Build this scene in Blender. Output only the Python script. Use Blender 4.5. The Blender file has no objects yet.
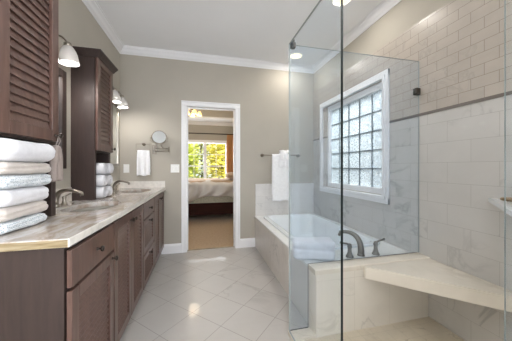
import bpy, bmesh, math, random
from mathutils import Vector, Matrix, noise
PI = math.pi
random.seed(7)
SC = bpy.context.scene
COL = SC.collection

# ------------------------------------------------------------------ camera, world, lights, exposure
TH = math.atan(54.4 / 229)
cam_d = bpy.data.cameras.new('camera')
cam_d.sensor_width = 36; cam_d.lens = 229 / 512 * 36
cam_d.shift_y = -(170.5 - 167.4) / 512
cam_d.clip_start = 0.02
cam = bpy.data.objects.new('camera', cam_d); COL.objects.link(cam)
cam.location = (0, 0, 1.2); cam.rotation_euler = (PI / 2, 0, -TH)
SC.camera = cam

world = bpy.data.worlds.new('world'); SC.world = world; world.use_nodes = True
wn = world.node_tree; bg = wn.nodes['Background']
bg.inputs['Color'].default_value = (0.93, 0.965, 1.0, 1); bg.inputs['Strength'].default_value = 1.2

sun_d = bpy.data.lights.new('sun', 'SUN'); sun_d.energy = 6; sun_d.angle = 0.02; sun_d.color = (1, .94, .82)
sun = bpy.data.objects.new('sun', sun_d); COL.objects.link(sun)
sun.rotation_euler = Vector((-.18, .62, -.78)).to_track_quat('-Z', 'Y').to_euler()

def area(name, loc, direction, sx, sy, power, color=(1, 1, 1)):
    d = bpy.data.lights.new(name, 'AREA'); d.shape = 'RECTANGLE'; d.size = sx; d.size_y = sy; d.energy = power; d.color = color
    o = bpy.data.objects.new(name, d); COL.objects.link(o); o.location = loc
    o.rotation_euler = Vector(direction).to_track_quat('-Z', 'Z').to_euler()
    return o
area('rear_fill_light', (0.15, -1.46, 1.45), (0, 1, .7), 1.9, 1.7, 62, (.95, .975, 1))  # fill light added behind the camera, no window known there
area('right_rear_fill_light', (1.70, -.88, 1.55), (-1, .75, .3), .95, 1.5, 120, (.95, .975, 1))  # added fill aimed at the vanity wall, source is invented
area('side_window_daylight', (2.75, 2.43, 3.1), (-.75, 0, -1), 1.6, 1.4, 200, (.92, .96, 1))
area('bedroom_window_daylight', (0.4, 8.35, 1.6), (0, -1, -.05), 3.4, 1.7, 230, (.95, .98, 1))

vs = SC.view_settings
vs.view_transform = 'Standard'; vs.look = 'None'; vs.exposure = 0.34; vs.gamma = 1.0; vs.use_curve_mapping = False
SC.cycles.max_bounces = 10; SC.cycles.diffuse_bounces = 6; SC.cycles.glossy_bounces = 5
SC.cycles.transparent_max_bounces = 16; SC.cycles.transmission_bounces = 6
SC.cycles.caustics_reflective = False; SC.cycles.caustics_refractive = False
SC.cycles.sample_clamp_indirect = 4.0

# ------------------------------------------------------------------ materials
def lin(c):
    return tuple(((v / 255) / 12.92 if v / 255 <= .04045 else ((v / 255 + .055) / 1.055) ** 2.4) for v in c) + (1,)
def mat(name, rgb=(200, 200, 200), rough=.5, metal=0, spec=.5, coat=0):
    m = bpy.data.materials.new(name); m.use_nodes = True
    p = m.node_tree.nodes['Principled BSDF']
    p.inputs['Base Color'].default_value = lin(rgb); p.inputs['Roughness'].default_value = rough
    p.inputs['Metallic'].default_value = metal; p.inputs['Specular IOR Level'].default_value = spec
    p.inputs['Coat Weight'].default_value = coat
    return m
class N:
    """small node-graph helper"""
    def __init__(s, m): s.t = m.node_tree; s.p = s.t.nodes.get('Principled BSDF')
    def n(s, kind, **kw):
        x = s.t.nodes.new(kind)
        for k, v in kw.items():
            if k in x.inputs: x.inputs[k].default_value = v
            else: setattr(x, k, v)
        return x
    def l(s, a, b): s.t.links.new(a, b)
    def pos(s): return s.n('ShaderNodeTexCoord').outputs['Object']
    def dot(s, vec, k, off=0.0):
        d = s.n('ShaderNodeVectorMath', operation='DOT_PRODUCT'); s.l(vec, d.inputs[0]); d.inputs[1].default_value = k
        a = s.n('ShaderNodeMath', operation='ADD'); s.l(d.outputs['Value'], a.inputs[0]); a.inputs[1].default_value = off
        return a.outputs[0]
    def comb(s, a, b):
        c = s.n('ShaderNodeCombineXYZ'); s.l(a, c.inputs[0]); s.l(b, c.inputs[1]); return c.outputs[0]
    def ramp(s, fac, stops):
        r = s.n('ShaderNodeValToRGB'); s.l(fac, r.inputs[0]); e = r.color_ramp.elements
        while len(e) < len(stops): e.new(.5)
        for el, (q, c) in zip(e, stops): el.position = q; el.color = lin(c) if max(c) > 1 else tuple(c) + (1,)
        return r.outputs[0]
    def mix(s, fac, a, b, mode='MIX'):
        x = s.n('ShaderNodeMix', data_type='RGBA', blend_type=mode)
        for inp, v in ((x.inputs[0], fac), (x.inputs[6], a), (x.inputs[7], b)):
            if hasattr(v, 'is_linked') or hasattr(v, 'links'): s.l(v, inp)
            elif isinstance(v, (int, float)): inp.default_value = v
            else: inp.default_value = lin(v)
        return x.outputs[2]
    def noise(s, vec, scale, detail=4, rough=.5, dist=0.0):
        x = s.n('ShaderNodeTexNoise', Scale=scale, Detail=detail, Roughness=rough, Distortion=dist)
        if vec is not None: s.l(vec, x.inputs['Vector'])
        return x.outputs['Fac']
    def bump(s, h, strength, dist=.01):
        b = s.n('ShaderNodeBump', Strength=strength, Distance=dist); s.l(h, b.inputs['Height']); s.l(b.outputs[0], s.p.inputs['Normal'])
    def veins(s, pos, scale, width=.03, k=1.0):
        w = s.noise(pos, scale, 6, .55, 1.2)
        a = s.n('ShaderNodeMath', operation='SUBTRACT'); s.l(w, a.inputs[0]); a.inputs[1].default_value = .5
        b = s.n('ShaderNodeMath', operation='ABSOLUTE'); s.l(a.outputs[0], b.inputs[0])
        patch = s.noise(pos, scale * .8, 2, .5)
        r = s.ramp(b.outputs[0], [(0, (1., 1., 1.)), (width * 1.1, (0., 0., 0.))])
        q = s.ramp(patch, [(.47, (0., 0., 0.)), (.6, (k, k, k))])
        m = s.n('ShaderNodeMath', operation='MULTIPLY'); s.l(r, m.inputs[0]); s.l(q, m.inputs[1])
        return m.outputs[0]

def plain_noise(name, rgb, rough, amp=6, scale=8, bump=0, bscale=60, **kw):
    m = mat(name, rgb, rough, **kw); g = N(m); pos = g.pos()
    c = g.ramp(g.noise(pos, scale, 4), [(.3, tuple(max(2, v - amp) for v in rgb)), (.7, tuple(min(255, v + amp) for v in rgb))])
    g.l(c, g.p.inputs['Base Color'])
    if bump: g.bump(g.noise(pos, bscale, 3), bump)
    return m

M = {}
M['paint'] = plain_noise('beige_paint', (178, 172, 161), .85, 2, 3)
M['ceiling'] = plain_noise('ceiling_paint', (243, 244, 246), .9, 1, 3)
M['trim'] = mat('white_trim_paint', (236, 236, 238), .4)
M['white_plastic'] = mat('white_plastic', (238, 238, 236), .35)
M['nickel'] = mat('brushed_nickel', (156, 149, 139), .28, 1)
M['tub_nickel'] = mat('aged_nickel', (128, 122, 114), .32, 1)
M['dark_metal'] = mat('oil_rubbed_metal', (70, 64, 60), .35, 1)
M['clamp'] = mat('glass_clamp_bronze', (78, 72, 66), .4, .8)
M['bronze_strip'] = mat('accent_tile_strip', (112, 104, 98), .35)
M['mirror'] = mat('mirror_silver', (235, 238, 238), .02, 1)
M['porcelain'] = mat('white_porcelain', (228, 232, 235), .12, coat=.3)
M['sink_glaze'] = mat('biscuit_sink_glaze', (134, 130, 122), .15, coat=.3)
M['grout_line'] = mat('grey_grout_line', (118, 124, 128), .8)

def wood(name, a, b, rough=.38, axis=(1, 1, .12)):
    m = mat(name, a, rough, coat=.15); g = N(m); pos = g.pos()
    mp = g.n('ShaderNodeMapping'); mp.inputs['Scale'].default_value = axis; g.l(pos, mp.inputs[0])
    f = g.noise(mp.outputs[0], 38, 5, .6, .6)
    g.l(g.ramp(f, [(.3, a), (.72, b)]), g.p.inputs['Base Color'])
    g.bump(f, .06, .004)
    return m
M['wood'] = wood('cherry_stained_wood', (78, 57, 50), (108, 82, 74), .30)
M['wood_dark'] = wood('dark_stained_wood', (48, 37, 34), (62, 48, 44), .36)
M['wood_dark'].node_tree.nodes['Principled BSDF'].inputs['Coat Weight'].default_value = .03; M['wood_dark'].node_tree.nodes['Principled BSDF'].inputs['Roughness'].default_value = .5
M['bedwood'] = wood('bed_wood', (44, 22, 18), (62, 32, 27), .8, axis=(.1, 1, 1))
M['bedwood'].node_tree.nodes['Principled BSDF'].inputs['Coat Weight'].default_value = 0; M['bedwood'].node_tree.nodes['Principled BSDF'].inputs['Specular IOR Level'].default_value = .2

def marble(name, base, vein, tile=None, groutc=(150, 140, 130), rough=.25, vs_=2.2, axes=((0, 1, 0), (0, 0, 1)), var=5, mortar=.0016, k=.8, cloud=8):
    m = mat(name, base, rough, coat=.1); g = N(m); pos = g.pos()
    cl = g.ramp(g.noise(pos, vs_ * 1.3, 5, .6, .5), [(.3, tuple(v - cloud for v in base)), (.7, tuple(min(255, v + cloud // 2) for v in base))])
    if tile:
        w, h, a0, b0, off = tile
        v = g.comb(g.dot(pos, axes[0], -a0), g.dot(pos, axes[1], -b0))
        br = g.n('ShaderNodeTexBrick', offset=off, offset_frequency=2, squash=1.0)
        for kx, vx in (('Scale', 1.0), ('Mortar Size', mortar), ('Mortar Smooth', .3), ('Bias', 0.0), ('Brick Width', w), ('Row Height', h)):
            br.inputs[kx].default_value = vx
        br.inputs['Color1'].default_value = (1, 1, 1, 1); q = 1 - var / 100
        br.inputs['Color2'].default_value = (q, q, q, 1); br.inputs['Mortar'].default_value = (1, 1, 1, 1)
        g.l(v, br.inputs['Vector'])
        # shift the veining from tile to tile
        sh = g.n('ShaderNodeVectorMath', operation='MULTIPLY_ADD'); g.l(br.outputs['Color'], sh.inputs[0])
        sh.inputs[1].default_value = (60, 47, 33); g.l(pos, sh.inputs[2])
        vn = g.veins(sh.outputs[0], vs_, .022, k)
        c = g.mix(vn, cl, vein)
        c = g.mix(1.0, c, br.outputs['Color'], 'MULTIPLY')
        c = g.mix(br.outputs['Fac'], c, groutc)
        inv = g.n('ShaderNodeMath', operation='SUBTRACT'); inv.inputs[0].default_value = 1; g.l(br.outputs['Fac'], inv.inputs[1])
        g.bump(inv.outputs[0], .25, .002)
    else:
        c = g.mix(g.veins(pos, vs_, .03, k), cl, vein)
    g.l(c, g.p.inputs['Base Color'])
    return m
r2 = math.sqrt(.5)
M['floor_tile'] = marble('diagonal_floor_tile', (185, 181, 177), (154, 149, 145), (.305, .305, 1.029, 1.135, 0.0), (138, 130, 126), .45, 1.1, ((r2, r2, 0), (-r2, r2, 0)), 4, .0022, .6)
M['subway'] = marble('subway_wall_tile', (182, 173, 163), (158, 150, 142), (.152, .0745, 1.164, 2.241, .5), (132, 120, 110), .3, 3.0, var=5, k=.5)
M['wall_marble'] = marble('marble_wall_tile', (198, 195, 191), (142, 140, 139), (.305, .1525, 1.4675, 1.084, .5), (158, 153, 148), .28, 1.3, var=3, mortar=.0011, k=.6)
M['back_marble'] = marble('marble_splash_tile', (222, 220, 218), (190, 188, 188), (.305, .1, .8, .455, .5), (200, 198, 196), .28, 2.6, ((1, 0, 0), (0, 0, 1)), 2, .001, .5)
M['skirt_marble'] = marble('marble_skirt_tile', (206, 200, 194), (170, 165, 160), (.4, .46, 1.45, 0.0, 0.0), (160, 154, 148), .3, 2.4, var=3, mortar=.0012)
M['knee_marble'] = marble('marble_knee_wall_tile', (218, 212, 202), (176, 170, 162), (.305, .4, .78, 0.0, 0.0), (196, 188, 178), .3, 1.5, ((1, 0, 0), (0, 0, 1)), 3, .0012, .5)
M['slab'] = marble('cream_marble_slab', (220, 212, 199), (186, 174, 160), None, rough=.22, vs_=2.4, k=.5)
M['shower_floor'] = marble('shower_floor_marble', (206, 196, 178), (158, 146, 130), (.1, .1, .0, .0, 0.0), (184, 174, 158), .35, 4.0, ((1, 0, 0), (0, 1, 0)), 4, .0012)
M['deck'] = marble('marble_deck', (236, 236, 234), (206, 204, 202), (.305, .305, .79, 1.55, 0.0), (200, 200, 200), .2, 2.0, ((1, 0, 0), (0, 1, 0)), 2, .001, .3)

def granite():
    m = mat('speckled_counter_stone', (205, 196, 184), .12, coat=.3); g = N(m); pos = g.pos()
    mp = g.n('ShaderNodeMapping'); mp.inputs['Scale'].default_value = (1.6, .7, 1); mp.inputs['Rotation'].default_value = (0, 0, .5); g.l(pos, mp.inputs[0])
    big = g.noise(mp.outputs[0], 5, 6, .62, 1.0)
    c = g.ramp(big, [(.3, (150, 132, 114)), (.42, (186, 172, 160)), (.52, (206, 202, 199)), (.62, (180, 164, 151)), (.74, (206, 202, 199))])
    fine = g.noise(pos, 120, 3, .6)
    c = g.mix(g.ramp(fine, [(.6, (0., 0., 0.)), (.72, (.45, .45, .45))]), c, (158, 138, 118))
    g.l(c, g.p.inputs['Base Color'])
    return m
M['granite'] = granite()
M['granite_edge'] = plain_noise('polished_counter_edge', (226, 222, 216), .25, 8, 30)
def edge_gold():
    m = mat('tan_streaked_counter_edge', (186, 170, 134), .3); g = N(m); pos = g.pos()
    mp = g.n('ShaderNodeMapping'); mp.inputs['Scale'].default_value = (3, 1, 60); g.l(pos, mp.inputs[0])
    g.l(g.ramp(g.noise(mp.outputs[0], 1.6, 5, .6, .8), [(.3, (118, 98, 68)), (.5, (150, 134, 104)), (.7, (178, 166, 142))]), g.p.inputs['Base Color'])
    return m
M['granite_end'] = edge_gold()

def glass_mat(name, tint, refl=.5, haze=0.0):
    m = bpy.data.materials.new(name); m.use_nodes = True; g = N(m); t = m.node_tree
    t.nodes.remove(g.p); out = t.nodes['Material Output']
    tr = g.n('ShaderNodeBsdfTransparent'); tr.inputs[0].default_value = tuple(tint) + (1,)
    gl = g.n('ShaderNodeBsdfGlossy'); gl.inputs['Roughness'].default_value = .02; gl.inputs['Color'].default_value = (.85, .95, 1, 1)
    fr = g.n('ShaderNodeFresnel'); fr.inputs['IOR'].default_value = 1.45
    mu = g.n('ShaderNodeMath', operation='MULTIPLY'); g.l(fr.outputs[0], mu.inputs[0]); mu.inputs[1].default_value = refl
    mx = g.n('ShaderNodeMixShader'); g.l(mu.outputs[0], mx.inputs[0]); g.l(tr.outputs[0], mx.inputs[1]); g.l(gl.outputs[0], mx.inputs[2])
    df = g.n('ShaderNodeBsdfDiffuse'); df.inputs[0].default_value = (.5, .74, 1, 1)  # blue diffuse haze painted in for reflected sheen on the panes
    hz = g.n('ShaderNodeMixShader'); hz.inputs[0].default_value = haze; g.l(mx.outputs[0], hz.inputs[1]); g.l(df.outputs[0], hz.inputs[2])
    g.l(hz.outputs[0], out.inputs['Surface'])
    return m
M['glass'] = glass_mat('shower_glass', (.982, .994, 1.0), .12, .012)
M['glass_blue'] = glass_mat('blueish_shower_glass', (.958, .98, 1.0), .12, .03)  # glass tint plus a stronger painted bluish sheen
M['clear_glass'] = glass_mat('window_pane_glass', (.97, .98, .98), .4)
M['glass_edge'] = mat('green_glass_edge', (16, 26, 28), .3)
M['glass_edge_mid'] = mat('grey_glass_edge', (92, 100, 98), .3)
M['glass_edge_light'] = mat('pale_glass_edge', (158, 164, 162), .2)

def block_glass():
    m = bpy.data.materials.new('patterned_block_glass'); m.use_nodes = True; g = N(m); t = m.node_tree
    t.nodes.remove(g.p); out = t.nodes['Material Output']; pos = g.pos()
    v = g.n('ShaderNodeTexVoronoi', Scale=52.0); v.feature = 'F1'; g.l(pos, v.inputs['Vector'])
    f = g.ramp(v.outputs['Distance'], [(.30, (1., 1., 1.)), (.5, (0.0, .0, .0))])
    tr = g.n('ShaderNodeBsdfTransparent'); tr.inputs[0].default_value = (.70, .73, .74, 1)
    tl = g.n('ShaderNodeBsdfTranslucent'); tl.inputs[0].default_value = (.60, .63, .64, 1)
    df = g.n('ShaderNodeBsdfDiffuse'); df.inputs[0].default_value = (.36, .38, .38, 1)
    m1 = g.n('ShaderNodeMixShader'); m1.inputs[0].default_value = .45; g.l(tl.outputs[0], m1.inputs[1]); g.l(df.outputs[0], m1.inputs[2])
    m2 = g.n('ShaderNodeMixShader'); g.l(f, m2.inputs[0]); g.l(m1.outputs[0], m2.inputs[1]); g.l(tr.outputs[0], m2.inputs[2])
    g.l(m2.outputs[0], out.inputs['Surface'])
    return m
M['block_glass'] = block_glass()

def emit(name, rgb, strength):
    m = mat(name, rgb, .5); p = m.node_tree.nodes['Principled BSDF']
    p.inputs['Emission Color'].default_value = lin(rgb); p.inputs['Emission Strength'].default_value = strength
    return m
M['lamp_on'] = emit('lit_lamp_lens', (255, 236, 190), 1.1)
M['bulb_on'] = emit('lit_warm_glass', (255, 214, 130), 1.6)
M['frosted'] = emit('frosted_alabaster_glass', (232, 228, 222), .25)
def alabaster():
    m = bpy.data.materials.new('alabaster_shade_glass'); m.use_nodes = True; g = N(m); t = m.node_tree
    t.nodes.remove(g.p); out = t.nodes['Material Output']
    df = g.n('ShaderNodeBsdfDiffuse'); df.inputs[0].default_value = (.75, .74, .72, 1)
    tl = g.n('ShaderNodeBsdfTranslucent'); tl.inputs[0].default_value = (.16, .155, .15, 1)
    tr = g.n('ShaderNodeBsdfTransparent'); m1 = g.n('ShaderNodeMixShader'); m1.inputs[0].default_value = .6
    g.l(df.outputs[0], m1.inputs[1]); g.l(tl.outputs[0], m1.inputs[2])
    m2 = g.n('ShaderNodeMixShader'); m2.inputs[0].default_value = .04; g.l(m1.outputs[0], m2.inputs[1]); g.l(tr.outputs[0], m2.inputs[2])
    g.l(m2.outputs[0], out.inputs['Surface']); return m
M['frosted'] = alabaster()
M['fill_pane'] = emit('glowing_fill_pane', (240, 246, 255), .8)  # self-lit pane for the two added fill windows

def cloth(name, rgb, amp=5, bump=.5, scale=260, dots=None):
    m = mat(name, rgb, .95, spec=.1); g = N(m); pos = g.pos()
    g.p.inputs['Sheen Weight'].default_value = .2
    c = g.ramp(g.noise(pos, 30, 4), [(.3, tuple(v - amp for v in rgb)), (.7, tuple(min(255, v + amp) for v in rgb))])
    if dots:
        v = g.n('ShaderNodeTexVoronoi', Scale=130.0); v.inputs['Randomness'].default_value = .35; g.l(pos, v.inputs['Vector'])
        c = g.mix(g.ramp(v.outputs['Distance'], [(.3, (1., 1., 1.)), (.42, (0., 0., 0.))]), c, dots)
    g.l(c, g.p.inputs['Base Color'])
    g.bump(g.noise(pos, scale, 2), bump, .004)
    return m
M['towel_white'] = cloth('white_terry', (216, 216, 221))
M['towel_bright'] = cloth('bright_white_terry', (248, 248, 250))
M['towel_beige'] = cloth('beige_terry', (194, 186, 180))
M['towel_dots'] = cloth('spotted_blue_terry', (208, 213, 217), dots=(140, 156, 168))
M['towel_taupe'] = cloth('taupe_terry', (150, 138, 133))
M['duvet'] = cloth('grey_duvet', (226, 222, 220), 3, .1)
M['sheet'] = cloth('patterned_bed_skirt', (186, 184, 168), 12, .1)
M['blanket'] = cloth('tan_blanket', (198, 172, 146), 4, .1)
M['carpet'] = cloth('tan_carpet', (178, 152, 122), 8, .6, 120)
M['curtain'] = cloth('bronze_curtain', (206, 150, 98), 6, .1)
M['soap'] = mat('brown_item', (134, 112, 84), .5)
M['bark'] = plain_noise('bark', (92, 76, 60), .9, 14, 12, .5)
def leafm(name, a, b):
    m = mat(name, a, .6); g = N(m)
    g.l(g.ramp(g.noise(g.pos(), 3.0, 3), [(.35, a), (.65, b)]), g.p.inputs['Base Color'])
    return m
M['leaf_a'] = leafm('yellow_green_leaves', (226, 226, 110), (170, 190, 80))
M['leaf_b'] = leafm('yellow_leaves', (244, 230, 120), (210, 206, 90))
M['leaf_c'] = leafm('dark_green_leaves', (150, 160, 84), (190, 190, 90))
M['grass'] = plain_noise('lawn', (120, 136, 70), .95, 14, 20)

# ------------------------------------------------------------------ geometry helpers
def BM(): return bmesh.new()
def box(bm, x0, x1, y0, y1, z0, z1, bev=0.0, seg=2, mi=0, M4=None):
    r = bmesh.ops.create_cube(bm, size=1.0)
    vsx = r['verts']
    for v in vsx:
        v.co = Vector((x0 + (v.co.x + .5) * (x1 - x0), y0 + (v.co.y + .5) * (y1 - y0), z0 + (v.co.z + .5) * (z1 - z0)))
    fs = set(f for v in vsx for f in v.link_faces)
    for f in fs: f.material_index = mi
    if bev:
        es = list(set(e for v in vsx for e in v.link_edges))
        rr = bmesh.ops.bevel(bm, geom=es, offset=bev, segments=seg, affect='EDGES', profile=.5)
        for f in rr['faces']: f.material_index = mi
        vsx = list(set(v for f in rr['faces'] for v in f.verts) | set(v for v in vsx if v.is_valid))
    if M4 is not None:
        for v in vsx: v.co = M4 @ v.co
    return vsx
def tube(bm, pts, r, seg=10, cap=True, mi=0):
    pts = [Vector(p) for p in pts]; n = len(pts)
    rs = r if isinstance(r, (list, tuple)) else [r] * n
    rings = []; up = None
    for i, p in enumerate(pts):
        t = (pts[min(i + 1, n - 1)] - pts[max(i - 1, 0)]).normalized()
        if up is None:
            up = Vector((0, 0, 1)) if abs(t.z) < .9 else Vector((1, 0, 0))
        a = t.cross(up)
        if a.length < 1e-5: a = t.cross(Vector((0, 1, 0)))
        a.normalize(); b = t.cross(a).normalized(); up = -b if False else a.cross(t).normalized()
        rings.append([bm.verts.new(p + a * math.cos(k * 2 * PI / seg) * rs[i] + b * math.sin(k * 2 * PI / seg) * rs[i]) for k in range(seg)])
    for i in range(n - 1):
        for k in range(seg):
            f = bm.faces.new((rings[i][k], rings[i][(k + 1) % seg], rings[i + 1][(k + 1) % seg], rings[i + 1][k])); f.material_index = mi; f.smooth = True
    if cap:
        for q in (rings[0], rings[-1]):
            f = bm.faces.new(q); f.material_index = mi
def lathe(bm, prof, c=(0, 0, 0), axis='Z', seg=24, sx=1, sy=1, mi=0, smooth=True, M4=None, cap=True):
    """prof: list of (radius, height)"""
    rings = []
    for r, h in prof:
        ring = []
        for k in range(seg):
            a = 2 * PI * k / seg; x, y = r * math.cos(a) * sx, r * math.sin(a) * sy
            v = {'Z': (x, y, h), 'X': (h, x, y), 'Y': (x, h, y)}[axis]
            co = Vector(v) + Vector(c)
            if M4 is not None: co = M4 @ co
            ring.append(bm.verts.new(co))
        rings.append(ring)
    for i in range(len(rings) - 1):
        for k in range(seg):
            f = bm.faces.new((rings[i][k], rings[i][(k + 1) % seg], rings[i + 1][(k + 1) % seg], rings[i + 1][k])); f.smooth = smooth; f.material_index = mi
    for ring, (r, h) in ((rings[0], prof[0]), (rings[-1], prof[-1])):
        if r > 1e-4 and cap:
            f = bm.faces.new(ring); f.material_index = mi
def prism(bm, prof, a, b, fr, mi=0):
    """extrude a closed 2D profile between points a and b; fr(p,q) -> offset vector"""
    A = [bm.verts.new(Vector(a) + fr(*p)) for p in prof]; B = [bm.verts.new(Vector(b) + fr(*p)) for p in prof]
    n = len(prof)
    for i in range(n):
        f = bm.faces.new((A[i], A[(i + 1) % n], B[(i + 1) % n], B[i])); f.material_index = mi
    bm.faces.new(A).material_index = mi; bm.faces.new(B[::-1]).material_index = mi
def soft(bm, x0, x1, y0, y1, z0, z1, r=.03, n=(10, 16, 6), amp=.004, sc=9, seed=0, fn=None, M4=None):
    """a cushion-like rounded block with uneven cloth surface"""
    cx, cy, cz = (x0 + x1) / 2, (y0 + y1) / 2, (z0 + z1) / 2; hx, hy, hz = (x1 - x0) / 2, (y1 - y0) / 2, (z1 - z0) / 2
    r = min(r, hx * .98, hy * .98, hz * .98); vd = {}
    def V(i, j, k):
        key = (i, j, k)
        if key in vd: return vd[key]
        p = Vector((-hx + 2 * hx * i / n[0], -hy + 2 * hy * j / n[1], -hz + 2 * hz * k / n[2]))
        q = Vector((max(-hx + r, min(hx - r, p.x)), max(-hy + r, min(hy - r, p.y)), max(-hz + r, min(hz - r, p.z))))
        d = p - q
        nrm = d.normalized() if d.length > 1e-6 else Vector((0, 0, 1))
        p = q + nrm * r if d.length > 1e-6 else p
        w = Vector((p.x + cx, p.y + cy, p.z + cz))
        w = w + nrm * (noise.noise(w * sc + Vector((seed * 7.3, seed * 3.1, seed))) * amp)
        if fn: w = fn(w, nrm, (p.x / hx, p.y / hy, p.z / hz))
        if M4 is not None: w = M4 @ w
        vd[key] = bm.verts.new(w); return vd[key]
    def quad(a, b, c, d):
        try: f = bm.faces.new((a, b, c, d)); f.smooth = True
        except ValueError: pass
    for i in range(n[0]):
        for j in range(n[1]):
            quad(V(i, j, 0), V(i, j + 1, 0), V(i + 1, j + 1, 0), V(i + 1, j, 0)); quad(V(i, j, n[2]), V(i + 1, j, n[2]), V(i + 1, j + 1, n[2]), V(i, j + 1, n[2]))
    for i in range(n[0]):
        for k in range(n[2]):
            quad(V(i, 0, k), V(i + 1, 0, k), V(i + 1, 0, k + 1), V(i, 0, k + 1)); quad(V(i, n[1], k), V(i, n[1], k + 1), V(i + 1, n[1], k + 1), V(i + 1, n[1], k))
    for j in range(n[1]):
        for k in range(n[2]):
            quad(V(0, j, k), V(0, j, k + 1), V(0, j + 1, k + 1), V(0, j + 1, k)); quad(V(n[0], j, k), V(n[0], j + 1, k), V(n[0], j + 1, k + 1), V(n[0], j, k + 1))
def obj(name, bm, mats, parent=None, loc=(0, 0, 0), smooth=None):
    bmesh.ops.recalc_face_normals(bm, faces=bm.faces)
    me = bpy.data.meshes.new(name); bm.to_mesh(me); bm.free()
    if not isinstance(mats, (list, tuple)): mats = [mats]
    for m in mats: me.materials.append(M[m] if isinstance(m, str) else m)
    o = bpy.data.objects.new(name, me); COL.objects.link(o); o.location = loc
    if parent: o.parent = parent
    return o
def tag(o, label, cat, group=None):
    o['label'] = label; o['category'] = cat
    if group: o['group'] = group
    return o
def thing(name, label, cat, loc=(0, 0, 0), group=None):
    o = bpy.data.objects.new(name, None); COL.objects.link(o); o.location = loc; o.empty_display_size = .05
    return tag(o, label, cat, group)
def struct(name, bm, m, label, cat):
    o = obj(name, bm, m); o['kind'] = 'structure'; o['label'] = label; o['category'] = cat; return o
def dup(root, loc, rotz=0, label=None, group=None):
    r = root.copy(); COL.objects.link(r); r.location = loc; r.rotation_euler = (0, 0, rotz)
    if label: r['label'] = label
    if group: r['group'] = group
    for ch in list(root.children):
        c = ch.copy(); COL.objects.link(c); c.parent = r
        for g_ in list(ch.children):
            d = g_.copy(); COL.objects.link(d); d.parent = c
    return r

# ------------------------------------------------------------------ room shell
XL, XR, YB, YF, ZC = -1.06, 1.76, 3.39, -1.6, 2.80
b = BM(); box(b, XL - .12, XR + .12, YF - .12, YB + .06, -.1, 0); struct('floor', b, 'floor_tile', 'pale stone floor tiles laid diagonally', 'floor')
b = BM(); box(b, XL - .12, XR + .16, YF - .12, YB + .12, ZC, ZC + .1); struct('ceiling', b, 'ceiling', 'flat light grey bathroom ceiling', 'ceiling')
b = BM(); box(b, XL - .12, XL, YF - .12, YB + .12, -.1, ZC); struct('wall_left', b, 'paint', 'beige painted wall behind the long vanity', 'wall')
b = BM()
DX0, DX1, DZ = -.202, .484, 2.07
box(b, XL, DX0 - .015, YB, YB + .12, -.1, ZC); box(b, DX1 + .015, XR + .12, YB, YB + .12, -.1, ZC); box(b, DX0 - .015, DX1 + .015, YB, YB + .12, DZ + .015, ZC)
struct('wall_back', b, 'paint', 'beige painted wall with the bedroom doorway', 'wall')
# right wall with window opening
WY0, WY1, WZ0, WZ1 = 1.90, 2.975, .93, 2.065
wr = thing('wall_right', 'tiled wall with the glass block window', 'wall'); wr['kind'] = 'structure'
def wall_ring(b, x0, x1, z0, z1, mi=0):
    zz0, zz1 = max(z0, WZ0), min(z1, WZ1)
    if zz1 > zz0:
        box(b, x0, x1, YF, WY0, z0, z1, mi=mi); box(b, x0, x1, WY1, YB, z0, z1, mi=mi)
        if z0 < WZ0: box(b, x0, x1, WY0, WY1, z0, WZ0, mi=mi)
        if z1 > WZ1: box(b, x0, x1, WY0, WY1, WZ1, z1, mi=mi)
    else: box(b, x0, x1, YF, YB, z0, z1, mi=mi)
TZ = 2.41
b = BM(); wall_ring(b, XR + .012, XR + .13, -.1, TZ); box(b, XR + .004, XR + .13, YF, YB, TZ, ZC); obj('painted_wall', b, 'paint', wr)
b = BM(); wall_ring(b, XR, XR + .0119, 1.647, TZ); obj('subway_tile', b, 'subway', wr)
b = BM(); wall_ring(b, XR - .004, XR + .0119, 1.625, 1.647); obj('accent_strip', b, 'bronze_strip', wr)
b = BM(); wall_ring(b, XR, XR + .0119, 0, 1.625); obj('marble_tile', b, 'wall_marble', wr)
b = BM(); box(b, XL, -.95, YF - .12, YF, -.1, ZC); box(b, 1.25, XR, YF - .12, YF, -.1, ZC); box(b, -.95, 1.25, YF - .12, YF, -.1, .5); box(b, -.95, 1.25, YF - .12, YF, 2.4, ZC)
struct('wall_rear', b, 'paint', 'beige painted wall behind the viewpoint', 'wall')
w3 = thing('fill_window_rear', 'unseen wide window added as fill light behind the viewpoint', 'window', (.15, YF, 0)); w3['kind'] = 'structure'  # made-up window, its glowing pane helps light the room
b = BM()
for y0, y1, z0, z1 in ((-1.1, 1.1, .5, .58), (-1.1, 1.1, 2.32, 2.4)): box(b, y0, y1, -.05, .02, z0, z1, .004)
for y0 in (-1.1, -.03, 1.03): box(b, y0, y0 + .07, -.05, .02, .58, 2.32, .004)
obj('window_frame', b, 'trim', w3)
b = BM(); box(b, -1.06, 1.06, -.035, -.028, .56, 2.34); obj('pane', b, 'fill_pane', w3)
w4 = thing('fill_window_right', 'unseen window added as fill light on the right, behind the viewpoint', 'window', (XR, -.88, 0)); w4['kind'] = 'structure'  # made-up window, added to brighten the vanity side
b = BM()
for y0, y1, z0, z1 in ((-.56, .56, .7, .78), (-.56, .56, 2.32, 2.4), (-.56, -.49, .78, 2.32), (.49, .56, .78, 2.32)): box(b, -.03, -.0005, y0, y1, z0, z1, .004)
obj('window_frame', b, 'trim', w4)
b = BM(); box(b, -.012, -.006, -.5, .5, .77, 2.33); obj('pane', b, 'fill_pane', w4)
# shower front wall
b = BM(); box(b, .66, XR, -.22, -.10, 0, TZ); struct('wall_shower', b, 'wall_marble', 'tiled end wall of the shower beside the viewpoint', 'wall')

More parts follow.
